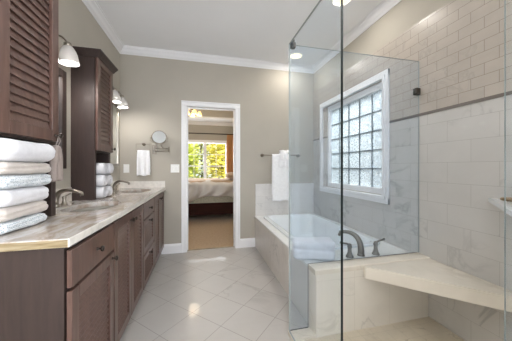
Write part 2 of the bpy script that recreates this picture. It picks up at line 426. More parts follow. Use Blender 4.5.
# crown mouldings
CP = [(0, .085), (.008, .085), (.012, .075), (.03, .06), (.045, .035), (.062, .02), (.066, .008), (.075, .008), (.075, 0), (0, 0)]
def crown(name, a, bb, nrm, label, z=ZC, cp=CP, s=1):
    bm = BM(); nv = Vector(nrm); prism(bm, cp, a, bb, lambda p, q: nv * p * s + Vector((0, 0, -q * s)))
    return struct(name, bm, 'trim', label, 'crown moulding')
crown('trim_1', (XL, YF, ZC), (XL, YB, ZC), (1, 0, 0), 'white crown moulding above the vanity wall')
crown('trim_2', (XL, YB, ZC), (XR, YB, ZC), (0, -1, 0), 'white crown moulding above the doorway wall')
crown('trim_3', (XR + .004, YF, ZC), (XR + .004, YB, ZC), (-1, 0, 0), 'white crown moulding above the shower and window wall')
# baseboards
def baseb(name, x0, x1, label):
    bm = BM(); prism(bm, [(0, 0), (.016, 0), (.016, .105), (.012, .118), (.006, .128), (0, .132)], (x0, YB, 0), (x1, YB, 0), lambda p, q: Vector((0, -p, q)))
    struct(name, bm, 'trim', label, 'baseboard')
baseb('baseboard_back', -.54, -.277, 'short white baseboard between vanity and doorway')
baseb('baseboard_back', .562, .79, 'short white baseboard between doorway and tub')

# doorway
d1 = thing('door_1', 'white cased open doorway to the bedroom', 'doorway', (0, YB, 0)); d1['kind'] = 'structure'
b = BM()
cs = [(0, 0), (.011, 0), (.014, -.01), (.02, -.055), (.02, -.072), (0, -.072)]
def casing_v(bm, x, s): prism(bm, [(0, 0), (.012, 0), (.016, .012), (.016, .05), (.022, .058), (.022, .075), (0, .075)], (x, 0, 0), (x, 0, DZ), lambda p, q: Vector((s * q, -p, 0)))
casing_v(b, DX0, -1); casing_v(b, DX1, 1)
prism(b, [(0, 0), (.012, 0), (.016, .012), (.016, .05), (.022, .058), (.022, .072), (0, .072)], (DX0 - .075, 0, DZ), (DX1 + .075, 0, DZ), lambda p, q: Vector((0, -p, q)))
obj('casing', b, 'trim', d1)
b = BM(); box(b, DX0 - .0149, DX0 + .002, .0, .12, 0, DZ); box(b, DX1 - .002, DX1 + .0149, .0, .12, 0, DZ); box(b, DX0, DX1, 0, .12, DZ, DZ + .0149)
box(b, DX0 + .002, DX0 + .014, .05, .085, 0, DZ); box(b, DX1 - .014, DX1 - .002, .05, .085, 0, DZ); box(b, DX0 + .014, DX1 - .014, .05, .085, DZ - .012, DZ)
obj('jamb', b, 'trim', d1)
b = BM(); box(b, DX0, DX1, .045, .075, 0.0005, .008, .003); obj('threshold', b, 'granite_end', d1)

# glass block window
w1 = thing('window_1', 'white framed window of patterned glass blocks above the tub', 'window', (XR, 0, 0)); w1['kind'] = 'structure'
b = BM()
oy0, oy1, oz0, oz1 = 1.845, 3.15, .845, 2.15
def ring(bm, y0, y1, z0, z1, ty, tz0, tz1, x0, x1, bev=.003):
    box(bm, x0, x1, y0, y0 + ty, z0, z1, bev); box(bm, x0, x1, y1 - ty, y1, z0, z1, bev)
    box(bm, x0 - .0003, x1, y0, y1, z0, z0 + tz0, bev); box(bm, x0 - .0003, x1, y0, y1, z1 - tz1, z1, bev)
ring(b, oy0, oy1, oz0, oz1, .05, .06, .06, -.022, .0)
ring(b, oy0 + .035, oy1 - .035, oz0 + .04, oz1 - .04, .035, .035, .035, -.032, .02, .006)
obj('window_frame', b, 'trim', w1)
b = BM()
ring(b, WY0 - .002, WY1 + .002, WZ0 - .002, WZ1 + .002, .045, .056, .066, .01, .1)
ring(b, WY0 + .02, WY1 - .035, WZ0 + .045, WZ1 - .05, .012, .012, .012, .03, .09, .002)
obj('sash', b, 'trim', w1)
gy0, gy1, gz0, gz1 = 1.929, 2.937, .985, 1.995
b = BM(); box(b, .045, .052, gy0 - .01, gy1 + .01, gz0 - .01, gz1 + .01); obj('block_glass', b, 'block_glass', w1)
b = BM()
for i in range(1, 5):
    y = gy0 + (gy1 - gy0) * i / 5; box(b, .038, .06, y - .0055, y + .0055, gz0, gz1, .001)
    z = gz0 + (gz1 - gz0) * i / 5; box(b, .0385, .06, gy0, gy1, z - .0055, z + .0055, .001)
obj('block_joints', b, 'grout_line', w1)

# ------------------------------------------------------------------ shower and tub
b = BM(); box(b, .675, XR, -.1, 1.457, .0005, .012); struct('floor', b, 'shower_floor', 'marble shower floor inside the glass', 'shower floor')
b = BM(); box(b, .603, .675, -.1, 1.457, 0, .03, .003); box(b, .603, .775, 1.457, 1.5485, 0, .03, .003)
struct('trim_4', b, 'slab', 'low cream marble curb under the shower glass', 'shower curb')
b = BM(); box(b, .775, XR, 1.457, 1.555, .0, .462, .004)
prism(b, [(0, 0), (0, .03), (.006, .036), (.1, .036), (.1, 0)], (.765, 1.447, .452), (XR, 1.447, .452), lambda p, q: Vector((0, p * 1.1, q)), mi=1)
kw = struct('wall_knee', b, ['knee_marble', 'slab'], 'low marble knee wall between tub and shower', 'knee wall')

b = BM()  # bench: triangular slab in the corner
pts = [(XR, 1.446), (1.15, 1.446), (1.15, 1.425), (XR, .815)]
def extr(bm, pts, z0, z1, mi=0):
    A = [bm.verts.new((x, y, z0)) for x, y in pts]; B = [bm.verts.new((x, y, z1)) for x, y in pts]; n = len(pts)
    for i in range(n): bm.faces.new((A[i], A[(i + 1) % n], B[(i + 1) % n], B[i])).material_index = mi
    bm.faces.new(A[::-1]).material_index = mi; bm.faces.new(B).material_index = mi
extr(b, pts, .395, .482)
bmesh.ops.bevel(b, geom=[e for e in b.edges if abs(e.verts[0].co.z - e.verts[1].co.z) < 1e-5], offset=.006, segments=2, affect='EDGES')
tag(obj('shower_bench', b, 'slab'), 'cream marble corner bench floating across the shower corner', 'bench')

b = BM()  # corner shelf
extr(b, [(XR, 1.068), (1.30, .70), (XR, .70)], .985, 1.007)
tag(obj('corner_shelf', b, 'porcelain'), 'small triangular white shelf on the shower wall at far right', 'shelf')
b = BM(); soft(b, 1.675, 1.725, .71, .965, 1.0075, 1.03, .01, (4, 12, 3), .001)
tag(obj('brown_bar', b, 'soap'), 'slim brown bar lying on the white shower shelf', 'bar')

def glass_panel(name, x0, x1, y0, y1, z0, z1, label, outline=None):
    t = thing(name, label, 'glass panel', ((x0 + x1) / 2, (y0 + y1) / 2, z0), 'frameless shower glass')
    return t
# panel 1: notched, parallel to the doorway wall
g1 = thing('glass_panel', 'notched clear glass panel standing between tub and shower', 'glass panel', (0, 1.54, 0))
b = BM(); th = .005
ol = [(.616, .032), (.757, .032), (.757, .496), (XR - .003, .496), (XR - .003, 2.08), (.616, 2.08)]
A = [b.verts.new((x, -th, z)) for x, z in ol]; B = [b.verts.new((x, th, z)) for x, z in ol]
for i in range(6):
    f = b.faces.new((A[i], A[(i + 1) % 6], B[(i + 1) % 6], B[i])); f.material_index = 2 if i in (3, 4) else 1
b.faces.new(A); b.faces.new(B[::-1])
obj('pane', b, ['glass_blue', 'glass_edge', 'glass_edge_light'], g1)
b = BM(); box(b, 1.715, XR - .001, -.016, .016, 1.80, 1.855, .003); obj('wall_clamp', b, 'clamp', g1)
b = BM(); box(b, .6165, .655, -.016, .016, 2.055, 2.095, .003); box(b, .617, .632, -.05, -.0055, 2.055, 2.095, .003); obj('corner_clamp', b, 'clamp', g1)
g2 = thing('glass_panel', 'narrow clear glass panel with a dark upright edge, in front of the tub corner', 'glass panel', (.611, 0, 0))
b = BM(); vsx = box(b, -.007, .005, .907, 1.533, .032, 2.08); b.normal_update()
for f in b.faces:
    if abs(f.normal.x) < .5: f.material_index = 1 if f.normal.y < -.5 else 2
obj('pane', b, ['glass', 'glass_edge', 'glass_edge_light'], g2)
b = BM(); box(b, -.014, .014, .95, .99, .0305, .06, .003); obj('floor_clamp', b, 'clamp', g2)
g3 = thing('glass_panel', 'clear glass panel cut off by the right edge of the picture', 'glass panel', (.611, 0, 0))
b = BM(); box(b, -.002, .002, -.095, .342, .032, 2.08); b.normal_update()
for f in b.faces:
    if abs(f.normal.x) < .5: f.material_index = 2
obj('pane', b, ['glass', 'glass_edge', 'glass_edge_mid'], g3)
b = BM(); box(b, -.006, .006, .295, .328, 1.035, 1.06, .002); obj('hinge', b, 'clamp', g3)

# tub surround and tub
ts = thing('tub_surround', 'marble clad box around the white bathtub', 'tub surround')
b = BM(); box(b, .79, .803, 1.557, YB - .001, 0, .443); obj('skirt', b, 'skirt_marble', ts)
TX0, TX1, TY0, TY1 = .875, 1.70, 1.83, 3.31
def rrect(cx, cy, hx, hy, r, n=6):
    out = []
    for sx, sy, a0 in ((1, 1, 0), (-1, 1, PI / 2), (-1, -1, PI), (1, -1, 3 * PI / 2)):
        for i in range(n + 1):
            a = a0 + PI / 2 * i / n; out.append((cx + sx * (hx - r) + r * math.cos(a), cy + sy * (hy - r) + r * math.sin(a)))
    return out
def rect_for(pts, x0, x1, y0, y1):
    cx, cy = (x0 + x1) / 2, (y0 + y1) / 2; out = []
    for x, y in pts:
        dx, dy = x - cx, y - cy
        k = min(((x1 - cx) / abs(dx)) if abs(dx) > 1e-9 else 1e9, ((y1 - cy) / abs(dy)) if abs(dy) > 1e-9 else 1e9)
        out.append([cx + dx * k, cy + dy * k])
    for qx, qy in ((x0, y0), (x0, y1), (x1, y0), (x1, y1)):
        j = min(range(len(out)), key=lambda i: (out[i][0] - qx) ** 2 + (out[i][1] - qy) ** 2); out[j] = [qx, qy]
    return out
def plate_hole(bm, hole, x0, x1, y0, y1, z0, z1, mi=0):
    outer = rect_for(hole, x0, x1, y0, y1); n = len(hole)
    V = {}
    for z in (z0, z1): V[z] = ([bm.verts.new((x, y, z)) for x, y in hole], [bm.verts.new((x, y, z)) for x, y in outer])
    for i in range(n):
        j = (i + 1) % n
        for z in (z0, z1): bm.faces.new((V[z][0][i], V[z][0][j], V[z][1][j], V[z][1][i])).material_index = mi
        for q in (0, 1): bm.faces.new((V[z0][q][i], V[z0][q][j], V[z1][q][j], V[z1][q][i])).material_index = mi
tcx, tcy = (TX0 + TX1) / 2, (TY0 + TY1) / 2; thx, thy = (TX1 - TX0) / 2, (TY1 - TY0) / 2
hole = rrect(tcx, tcy, thx - .02, thy - .02, .10)
b = BM(); plate_hole(b, hole, .782, XR - .001, 1.557, YB - .001, .443, .463); obj('deck', b, 'deck', ts)
b = BM(); prof = [(.0, .4635, .12), (.0, .478, .12), (-.008, .484, .115), (-.05, .484, .10), (-.062, .478, .10), (-.075, .42, .11), (-.11, .2, .14), (-.15, .13, .14), (-.25, .115, .1)]
rings = []
for off, z, r in prof:
    rings.append([b.verts.new((x, y, z)) for x, y in rrect(tcx, tcy, thx + off, thy + off * (1.0 if off > -.08 else 1.5), r)])
for i in range(len(rings) - 1):
    n = len(rings[i])
    for k in range(n):
        f = b.faces.new((rings[i][k], rings[i][(k + 1) % n], rings[i + 1][(k + 1) % n], rings[i + 1][k])); f.smooth = i > 3
b.faces.new(rings[-1])
tb = obj('bathtub', b, 'porcelain'); tag(tb, 'white drop-in bathtub below the glass block window', 'bathtub')
# splash tile on the back wall over the tub
b = BM(); box(b, .795, XR - .001, YB - .012, YB, .463, .947, .002); tag(obj('tub_backsplash', b, 'back_marble'), 'pale marble tile panel on the wall at the head of the tub', 'backsplash')

# tub filler
tf = thing('tub_faucet', 'brushed nickel three-piece tub filler on the tub deck', 'faucet', (0, 0, .463))
def arc(p0, p1, p2, p3, n=14):
    p0, p1, p2, p3 = map(Vector, (p0, p1, p2, p3)); return [p0 * (1 - t) ** 3 + p1 * 3 * t * (1 - t) ** 2 + p2 * 3 * t * t * (1 - t) + p3 * t ** 3 for t in [i / n for i in range(n + 1)]]
b = BM(); lathe(b, [(.03, 0), (.03, .008), (.024, .02), (.022, .03)], (1.30, 1.665, 0))
pp = arc((1.30, 1.665, .02), (1.305, 1.66, .13), (1.27, 1.70, .21), (1.19, 1.80, .165)); tube(b, pp, [.027 - .013 * i / 14 for i in range(15)], 12)
tube(b, [pp[-1] + Vector((.004, -.006, .004)), pp[-1] + Vector((-.004, .006, -.03))], .013, 12)
obj('spout', b, 'tub_nickel', tf)
for x, sgn in ((1.185, -1), (1.437, 1)):
    b = BM(); lathe(b, [(.031, 0), (.031, .008), (.024, .02), (.017, .04), (.015, .07), (.02, .084), (.017, .096), (.014, .108), (0, .114)], (x, 1.655, 0), seg=16)
    tube(b, [(x, 1.655, .10), (x + sgn * .03, 1.655, .112), (x + sgn * .06, 1.655, .118), (x + sgn * .085, 1.655, .126)], [.010, .008, .008, .010], 8)
    obj('handle', b, 'tub_nickel', tf)
# folded towel on the deck
b = BM()
def foldfn(w, nrm, q):
    g_ = .008 * math.exp(-((q[2] - .1 + .1 * q[0]) / .10) ** 2)
    w = w - Vector((nrm.x, nrm.y, 0)) * g_ + Vector((0, 0, .006 * math.sin(w.x * 16) * max(0, q[2])))
    w.z = max(w.z, .0006); return w
soft(b, -.165, .165, -.072, .072, .0006, .152, .03, (22, 12, 14), .007, 14, 3, foldfn, Matrix.Rotation(math.radians(-20), 4, 'Z'))
tag(obj('folded_towel', b, 'towel_white', loc=(.885, 1.712, .4635)), 'thick folded white towel on the near tub deck behind glass', 'towel')

# ------------------------------------------------------------------ vanity
VX = -.505
def knob(parent, x, y, z, mname='dark_metal'):
    b = BM(); lathe(b, [(.008, 0), (.008, .003), (.0045, .006), (.0045, .016), (.013, .02), (.015, .026), (.011, .031), (0, .033)], (x, y, z), 'X', 14)
    return obj('knob', b, mname, parent)
def slab_door(parent, name, x, y0, y1, z0, z1, kn, louver=True, th=.02, m='wood', st=.055, sp=.03, ang=-34):
    """door facing +X whose face is at x; frame, louvers and knob"""
    b = BM()
    if louver:
        box(b, x - th, x, y0, y0 + st, z0, z1, .002); box(b, x - th, x, y1 - st, y1, z0, z1, .0025)
        box(b, x - th, x, y0 + st, y1 - st, z0, z0 + st * 1.1, .0025); box(b, x - th, x, y0 + st, y1 - st, z1 - st, z1, .0025)
        box(b, x - th - .014, x - th - .011, y0 + st - .01, y1 - st + .01, z0 + st - .01, z1 - st + .01)
        d = obj(name, b, m, parent)
        b = BM(); zz = z0 + st * 1.1 + sp * .5; a = math.radians(ang)
        while zz < z1 - st - sp * .2:
            R = Matrix.Translation((x - th * .68, 0, zz)) @ Matrix.Rotation(a, 4, 'Y')
            box(b, -.0028, .0028, y0 + st, y1 - st - .012, -sp * .52, sp * .52, .001, 1, M4=R); zz += sp
        obj('louver_panel', b, m, d)
    else:
        box(b, x - th, x, y0, y1, z0, z1, .003)
        d = obj(name, b, m, parent)
    if kn: knob(d, x, kn[0], kn[1])
    return d
U = [(1.06, 1.52), (1.52, 2.22), (2.22, 2.70), (2.70, 3.384)]
ULAB = ['cherry vanity cabinet nearest the camera, one drawer above a louvered door', 'cherry sink cabinet with a pair of tall louvered doors, below the nearer sink',
        'cherry vanity cabinet of three stacked drawers, between the two sink cabinets', 'cherry sink cabinet with louvered doors against the doorway wall']
for i, (y0, y1) in enumerate(U):
    t = thing('vanity_cabinet', ULAB[i], 'cabinet', (0, y0, 0), 'vanity cabinets under the counter')
    w = y1 - y0
    b = BM()
    x1 = -.531
    # carcass made of panels: sides, back, floor, toe board and face frame
    box(b, XL + .002, x1 - .018, 0.0005, .018, .09, .886); box(b, XL + .002, x1 - .018, w - .0185, w - .0005, .09, .886)
    box(b, XL + .002, -.578, 0.0005, w - .0005, 0, .0899); box(b, XL + .002, x1 - .018, .018, w - .0185, .09, .105); box(b, XL + .002, XL + .012, .018, w - .0185, .105, .886)
    box(b, x1 - .018, x1, 0.0005, .03, .09, .886); box(b, x1 - .018, x1, w - .03, w - .0005, .09, .886); box(b, x1 - .018, x1, .03, w - .03, .845, .886); box(b, x1 - .018, x1, .03, w - .03, .09, .12)
    obj('carcass', b, 'wood_dark', t)
    e = .008
    if i == 0:
        slab_door(t, 'drawer', VX, .004, w - e, .716, .868, (w / 2, .795), False)
        slab_door(t, 'door', VX, .004, w - e, .10, .703, (w - .035, .672))
    elif i in (1, 3):
        m_ = w / 2 + (0 if i == 1 else .0)
        slab_door(t, 'door', VX, e, m_ - .003, .10, .868, (m_ - .03, .815)); slab_door(t, 'door', VX, m_ + .003, w - e, .10, .868, (m_ + .03, .815))
    else:
        slab_door(t, 'drawer', VX, e, w - e, .725, .868, (w / 2, .80), False)
        for z0, z1 in ((.405, .713), (.10, .393)): slab_door(t, 'drawer', VX, e, w - e, z0, z1, (w / 2, z1 - .035), True, st=.05)
# countertop with sink openings
CX0, CX1 = XL + .001, -.49
S1, S2 = (-.755, 1.87), (-.755, 2.96)
def ellipse(c, a, bb, n=40):
    out = []
    for i in range(n):
        t_ = 2 * PI * i / n; ct, st_ = math.cos(t_), math.sin(t_); p = .8
        out.append((c[0] + a * math.copysign(abs(ct) ** p, ct), c[1] + bb * math.copysign(abs(st_) ** p, st_)))
    return out
ct = BM(); CZ0, CZ1 = .888, .923
box(ct, CX0, CX1, 1.035, 1.56, CZ0, CZ1, .004); plate_hole(ct, ellipse(S1, .155, .225), CX0, CX1, 1.56, 2.18, CZ0, CZ1)
box(ct, CX0, CX1, 2.18, 2.65, CZ0, CZ1); plate_hole(ct, ellipse(S2, .155, .225), CX0, CX1, 2.65, 3.27, CZ0, CZ1); box(ct, CX0, CX1, 3.27, YB - .001, CZ0, CZ1)
ct.normal_update()
bmesh.ops.recalc_face_normals(ct, faces=ct.faces)
for f in ct.faces:
    c = f.calc_center_median()
    if c.x > CX1 - .006: f.material_index = 1
    elif c.y < 1.04 and c.z < CZ1 - .003: f.material_index = 2
for v in ct.verts:   # eased near corner
    if v.co.y < 1.05 and v.co.x > CX1 - .02: v.co.x -= .012
cto = tag(obj('countertop', ct, ['granite', 'granite_edge', 'granite_end']), 'long cream and tan stone counter over the vanity cabinets', 'countertop')
for c, lab in ((S1, 'white undermount sink nearer the camera'), (S2, 'white undermount sink by the doorway wall')):
    b = BM(); rings = []
    for k, z in ((1.06, CZ0 - .001), (1.0, CZ0 - .001), (.97, CZ0 - .02), (.9, CZ0 - .07), (.7, CZ0 - .125), (.3, CZ0 - .14), (.1, CZ0 - .142)):
        rings.append([b.verts.new((x, y, z)) for x, y in ellipse((0, 0), .155 * k, .225 * k)])
    for i in range(len(rings) - 1):
        n = len(rings[i])
        for k in range(n): b.faces.new((rings[i][k], rings[i][(k + 1) % n], rings[i + 1][(k + 1) % n], rings[i + 1][k])).smooth = True
    b.faces.new(rings[-1])
    t = obj('sink', b, 'sink_glaze', loc=(c[0], c[1], 0)); tag(t, lab, 'sink')
    b = BM(); lathe(b, [(.0, CZ0 - .1375), (.02, CZ0 - .1375), (.024, CZ0 - .139), (.024, CZ0 - .141)], (0, 0, 0), seg=16); obj('drain', b, 'nickel', t)
# backsplashes
b = BM(); box(b, XL + .001, -.495, YB - .016, YB - .001, CZ1, 1.012, .002); tag(obj('backsplash', b, 'granite_edge'), 'low pale stone backsplash below the outlet on the doorway wall', 'backsplash')
b = BM(); box(b, XL + .001, XL + .014, 1.56, 2.20, CZ1, 1.035, .002); tag(obj('backsplash', b, 'granite_edge'), 'low pale stone backsplash behind the nearer sink faucet', 'backsplash')
b = BM(); box(b, XL + .001, XL + .014, 2.54, YB - .017, CZ1, 1.035, .002); tag(obj('backsplash', b, 'granite_edge'), 'low pale stone backsplash behind the farther sink faucet', 'backsplash')
# basin faucets
def basin_faucet(loc, label):
    t = thing('sink_faucet', label, 'faucet', loc, 'brushed nickel sink faucets')
    b = BM(); lathe(b, [(.024, 0), (.024, .006), (.017, .018), (.015, .03)], seg=16)
    pp = arc((0, 0, .02), (-.01, 0, .12), (.06, 0, .14), (.155, 0, .095)); tube(b, pp, [.018 - .007 * i / 14 for i in range(15)], 10)
    tube(b, [pp[-1] + Vector((-.002, 0, .006)), pp[-1] + Vector((.003, 0, -.02))], .011, 10)
    obj('spout', b, 'nickel', t)
    for s in (-1, 1):
        b = BM(); lathe(b, [(.022, 0), (.022, .006), (.016, .014), (.011, .034), (.012, .05), (.015, .058), (.01, .066), (0, .068)], (.0, s * .1, 0), seg=14)
        tube(b, [(0, s * .1, .06), (.006, s * .13, .07), (.012, s * .155, .078)], [.007, .005, .006], 8)
        obj('handle', b, 'nickel', t)
    return t
basin_faucet((-.985, 1.87, CZ1), 'curved brushed nickel faucet at the nearer sink')
basin_faucet((-.985, 2.96, CZ1), 'curved brushed nickel faucet at the sink by the doorway wall')

# linen towers
def tower(X, y0, y1, ztop, label, zd=1.335, dy0=.002, dy1=.002):
    t = thing('linen_tower', label, 'cabinet', (0, y0, CZ1), 'counter-top linen cabinets')
    w = y1 - y0; Z = lambda z: z - CZ1
    b = BM(); p = .02; xb = X - .024
    box(b, XL + .001, xb, 0, p, 0.0005, Z(ztop)); box(b, XL + .001, xb, w - p, w, 0.0005, Z(ztop)); box(b, XL + .001, XL + .008, p, w - p, 0.0005, Z(ztop))
    box(b, XL + .008, xb, p, w - p, Z(zd) + .0, Z(zd) + .02); box(b, XL + .008, xb, p, w - p, Z(ztop) - .02, Z(ztop))
    box(b, xb - .012, xb, .0201, .03, 0.0005, Z(zd), .001); box(b, xb - .012, xb, w - .04, w - .0201, 0.0005, Z(zd), .001)
    obj('carcass', b, 'wood_dark', t)
    slab_door(t, 'door', X, dy0, w - dy1, Z(zd) + .011, Z(ztop) - .004, (w - dy1 - .028, Z(zd) + .045), True, .02, 'wood', .056, .04, -15)
    b = BM(); pr = [(0, 0), (.008, 0), (.012, .012), (.03, .04), (.034, .046), (.034, .058), (0, .058)]
    zt = Z(ztop) - .012
    A = []
    for o_, h in pr:
        A.append([b.verts.new(v) for v in ((XL + .001, -o_, zt + h), (X + o_, -o_, zt + h), (X + o_, w + o_, zt + h), (XL + .001, w + o_, zt + h))])
    for i in range(len(A) - 1):
        for k in range(3): b.faces.new((A[i][k], A[i][k + 1], A[i + 1][k + 1], A[i + 1][k]))
    b.faces.new(A[-1]); b.faces.new(A[0])
    obj('crown', b, 'wood_dark', t)
    return t
tower(-.80, 1.10, 1.562, 2.42, 'tall louvered linen cabinet at the left edge, towels stacked beneath', dy0=.045, dy1=.017)
tower(-.86, 2.21, 2.555, 2.15, 'shorter louvered linen cabinet with crown top, between the two mirrors')

# stack of folded towels in the near tower
TW = [(.9245, .972, 'towel_dots', 'spotted pale blue folded towel at the bottom of the stack', 1.395), (.972, 1.033, 'towel_beige', 'beige folded towel second from the bottom of the stack', 1.42),
      (1.033, 1.108, 'towel_white', 'white folded towel in the middle of the stack, between beige and spotted', 1.425), (1.108, 1.168, 'towel_dots', 'spotted pale blue folded towel third from the top of the stack', 1.435),
      (1.168, 1.225, 'towel_beige', 'beige folded towel second from the top of the stack', 1.435), (1.225, 1.325, 'towel_white', 'thick white folded towel on top of the stack', 1.455)]
for i, (z0, z1, mm, lab, y1) in enumerate(TW):
    b = BM()
    def fn(w, nrm, q, i=i, y1=y1):
        g_ = .006 * math.exp(-((q[2] - (.25, .1, -.3, .0, .1, -.35)[i] - .3 * q[1]) / .16) ** 2) * (.6 if i in (2, 5) else 1)
        w = w - Vector((nrm.x, nrm.y, 0)) * g_
        w.z = max(TW[i][0] + .0008, min(TW[i][1] - .0006, w.z)); return w
    over = (.036, .03, .035, .036, .035, .05)[i]
    soft(b, XL + .03, -.80 + over, 1.125, y1, z0 + .0006, z1 - .0004, .05, (10, 30, 10), .0055, 15, i, fn)
    tag(obj('folded_towel', b, mm), lab, 'towel', 'folded towels stacked on the counter')
# rolled towels in the far tower
ry = (2.316, 2.449); rr = .0625; rz = (.0, .1065, .213)
proto = None
RL = [['rolled white towel, bottom row, near side of the cubby', 'rolled white towel, bottom row, far side of the cubby'], ['rolled white towel, middle row, near side of the cubby', 'rolled white towel, middle row, far side of the cubby'],
      ['rolled white towel, top row, near side of the cubby', 'rolled white towel, top row, far side of the cubby']]
for k in range(3):
    for j in range(2):
        lab = RL[k][j]; lz = CZ1 + .0535 + rz[k]; off = random.uniform(-.005, .018)
        if proto is None:
            b = BM(); L = .22; ns = 44
            def rr_(r, a, x):
                return (x, r * math.cos(a) * 1.06, r * math.sin(a) * .88)
            st_ = []
            for x, r in [(-L / 2, .05), (-L / 2 + .01, .056), (-L / 4, .058), (0, .057), (L / 4, .058), (L / 2 - .012, .057), (L / 2, .050)]:
                st_.append([b.verts.new(rr_(r * (1 + .02 * math.sin(3 * k * 2 * PI / ns + x * 20)) - (.006 if k == 5 else 0), k * 2 * PI / ns, x)) for k in range(ns)])
            for q in range(1, 12):   # end face with a spiral groove
                r = .050 * (1 - q / 12); ring_ = []
                for kk in range(ns):
                    a = kk * 2 * PI / ns; ph = (r / .0135 + a / (2 * PI)) % 1.0
                    ring_.append(b.verts.new(rr_(r, a, L / 2 + .004 - .016 * max(0, 1 - abs(ph - .5) / .28))))
                st_.append(ring_)
            for i in range(len(st_) - 1):
                for kk in range(ns): b.faces.new((st_[i][kk], st_[i][(kk + 1) % ns], st_[i + 1][(kk + 1) % ns], st_[i + 1][kk])).smooth = True
            b.faces.new(st_[0]); b.faces.new(st_[-1])
            o = obj('rolled_towel', b, 'towel_white', loc=(-.955 + off, ry[j], lz))
            proto = o
            tag(o, lab + ' in the far cabinet', 'towel', 'rolled towels in the far linen cabinet')
        else:
            o = proto.copy(); COL.objects.link(o); o.location = (-.955 + off, ry[j], lz); o.rotation_euler = (random.choice((0, PI)), random.uniform(-.01, .01), random.uniform(-.015, .015)); o['label'] = lab + ' in the far cabinet'

# mirrors
def mirror(y0, y1, z0, z1, label, m='nickel', f=.03):
    t = thing('wall_mirror', label, 'mirror', (XL + .002, (y0 + y1) / 2, z0), 'framed mirrors over the vanity'); w = (y1 - y0) / 2; h = z1 - z0
    b = BM()
    for a in ((-w, -w + f, 0, h), (w - f, w, 0, h)): box(b, 0, .022, a[0], a[1], a[2], a[3], .003)
    box(b, 0, .022, -w + f, w - f, 0, f, .003); box(b, 0, .022, -w + f, w - f, h - f, h, .003)
    obj('frame', b, m, t)
    b = BM(); box(b, .001, .01, -w + f, w - f, f, h - f); obj('mirror_glass', b, 'mirror', t)
mirror(1.57, 2.105, 1.19, 1.95, 'framed wall mirror over the nearer sink', 'wood_dark', .06)  # wide dark frame also stands in for the linen tower's dark reflection
mirror(2.62, 3.29, 1.215, 1.985, 'silver framed wall mirror over the farther sink')

# vanity lights
def vanity_light(y, z, label, dy=.125):
    t = thing('vanity_light', label, 'wall light', (XL + .001, y, z), 'two-arm vanity lights')
    b = BM(); lathe(b, [(.055, 0), (.055, .008), (.045, .016), (.02, .024), (0, .026)], (0, 0, 0), 'X', 20); obj('backplate', b, 'nickel', t)
    b = BM(); tube(b, [(.02, 0, 0), (.05, 0, .0)], .008, 8); tube(b, [(.05, -dy, .0), (.05, dy, .0)], .008, 8); lathe(b, [(.0, 0), (.012, .004), (.012, .012), (0, .016)], (.05, dy, -.008), 'Z', 10)
    for s in (-1, 1): tube(b, arc((.05, s * dy, 0), (.08, s * dy, .02), (.12, s * dy, -.01), (.135, s * dy, -.05), 8), .007, 8)
    obj('arm', b, 'nickel', t)
    for s in (-1, 1):
        b = BM(); Mx = Matrix.Translation((.135, s * dy, -.05)) @ Matrix.Rotation(math.radians(-4), 4, 'Y')
        lathe(b, [(.012, .012), (.024, .006), (.026, -.018), (.02, -.022)], (0, 0, 0), 'Z', 18, M4=Mx)
        sc_ = obj('socket_cup', b, 'nickel', t)
        b = BM(); lathe(b, [(.02, -.014), (.032, -.024), (.045, -.05), (.053, -.08), (.056, -.11), (.060, -.138), (.058, -.139), (.052, -.11), (.049, -.08), (.041, -.05), (.028, -.026), (.016, -.016)], (0, 0, 0), 'Z', 22, M4=Mx)
        obj('glass_shade', b, 'frosted', t)
        d = bpy.data.lights.new('vanity_lamp', 'POINT'); d.energy = 5.5; d.color = (1, .96, .91); d.shadow_soft_size = .03
        o = bpy.data.objects.new('vanity_lamp', d); COL.objects.link(o); o.parent = t; o.location = Mx @ Vector((0, 0, -.128))
    return t
vanity_light(1.765, 2.125, 'nickel wall light with frosted glass shades above the nearer mirror')
vanity_light(2.90, 2.10, 'nickel wall light with frosted glass shades above the farther mirror')

# taupe towel hung from the near tower's knob
b = BM()
soft(b, -.811, -.781, 1.468, 1.556, 1.125, 1.325, .014, (4, 16, 16), .003, 20, 5, lambda w, n_, q: Vector((w.x + .005 * math.sin(q[1] * 8), 1.512 + (w.y - 1.512) * (.55 + .45 * min(1, (1 - q[2]) * .9)), w.z + .008 * abs(q[1]) * -1)))
t = tag(obj('hand_towel', b, 'towel_taupe'), 'taupe hand towel hanging from the knob of the near linen cabinet', 'towel')
b = BM(); tube(b, [(-.796, 1.505, 1.318), (-.784, 1.505, 1.35), (-.786, 1.517, 1.386), (-.784, 1.529, 1.35), (-.796, 1.529, 1.318)], .0022, 6); obj('hanging_loop', b, 'towel_taupe', t)

# ------------------------------------------------------------------ things on the back wall
YW = YB
def plate(x, z, w, h, label, kind):
    t = obj(kind, (lambda bm: (box(bm, -w / 2, w / 2, -.007, 0, -h / 2, h / 2, .002), bm)[1])(BM()), 'white_plastic', loc=(x, YW - .0003, z)); tag(t, label, 'outlet' if kind == 'wall_outlet' else 'switch')
    return t
p = plate(-.98, 1.185, .07, .115, 'white wall outlet plate in the corner above the counter', 'wall_outlet')
for dz in (-.02, .02):
    b = BM(); box(b, -.014, .014, -.009, -.0065, dz - .015, dz + .015, .001); obj('socket', b, 'white_plastic', p)
p = plate(-.363, 1.185, .115, .115, 'white double light switch plate beside the doorway', 'light_switch')
for dx in (-.024, .024):
    b = BM(); box(b, dx - .012, dx + .012, -.010, -.0065, -.028, .028, .002); obj('rocker', b, 'white_plastic', p)

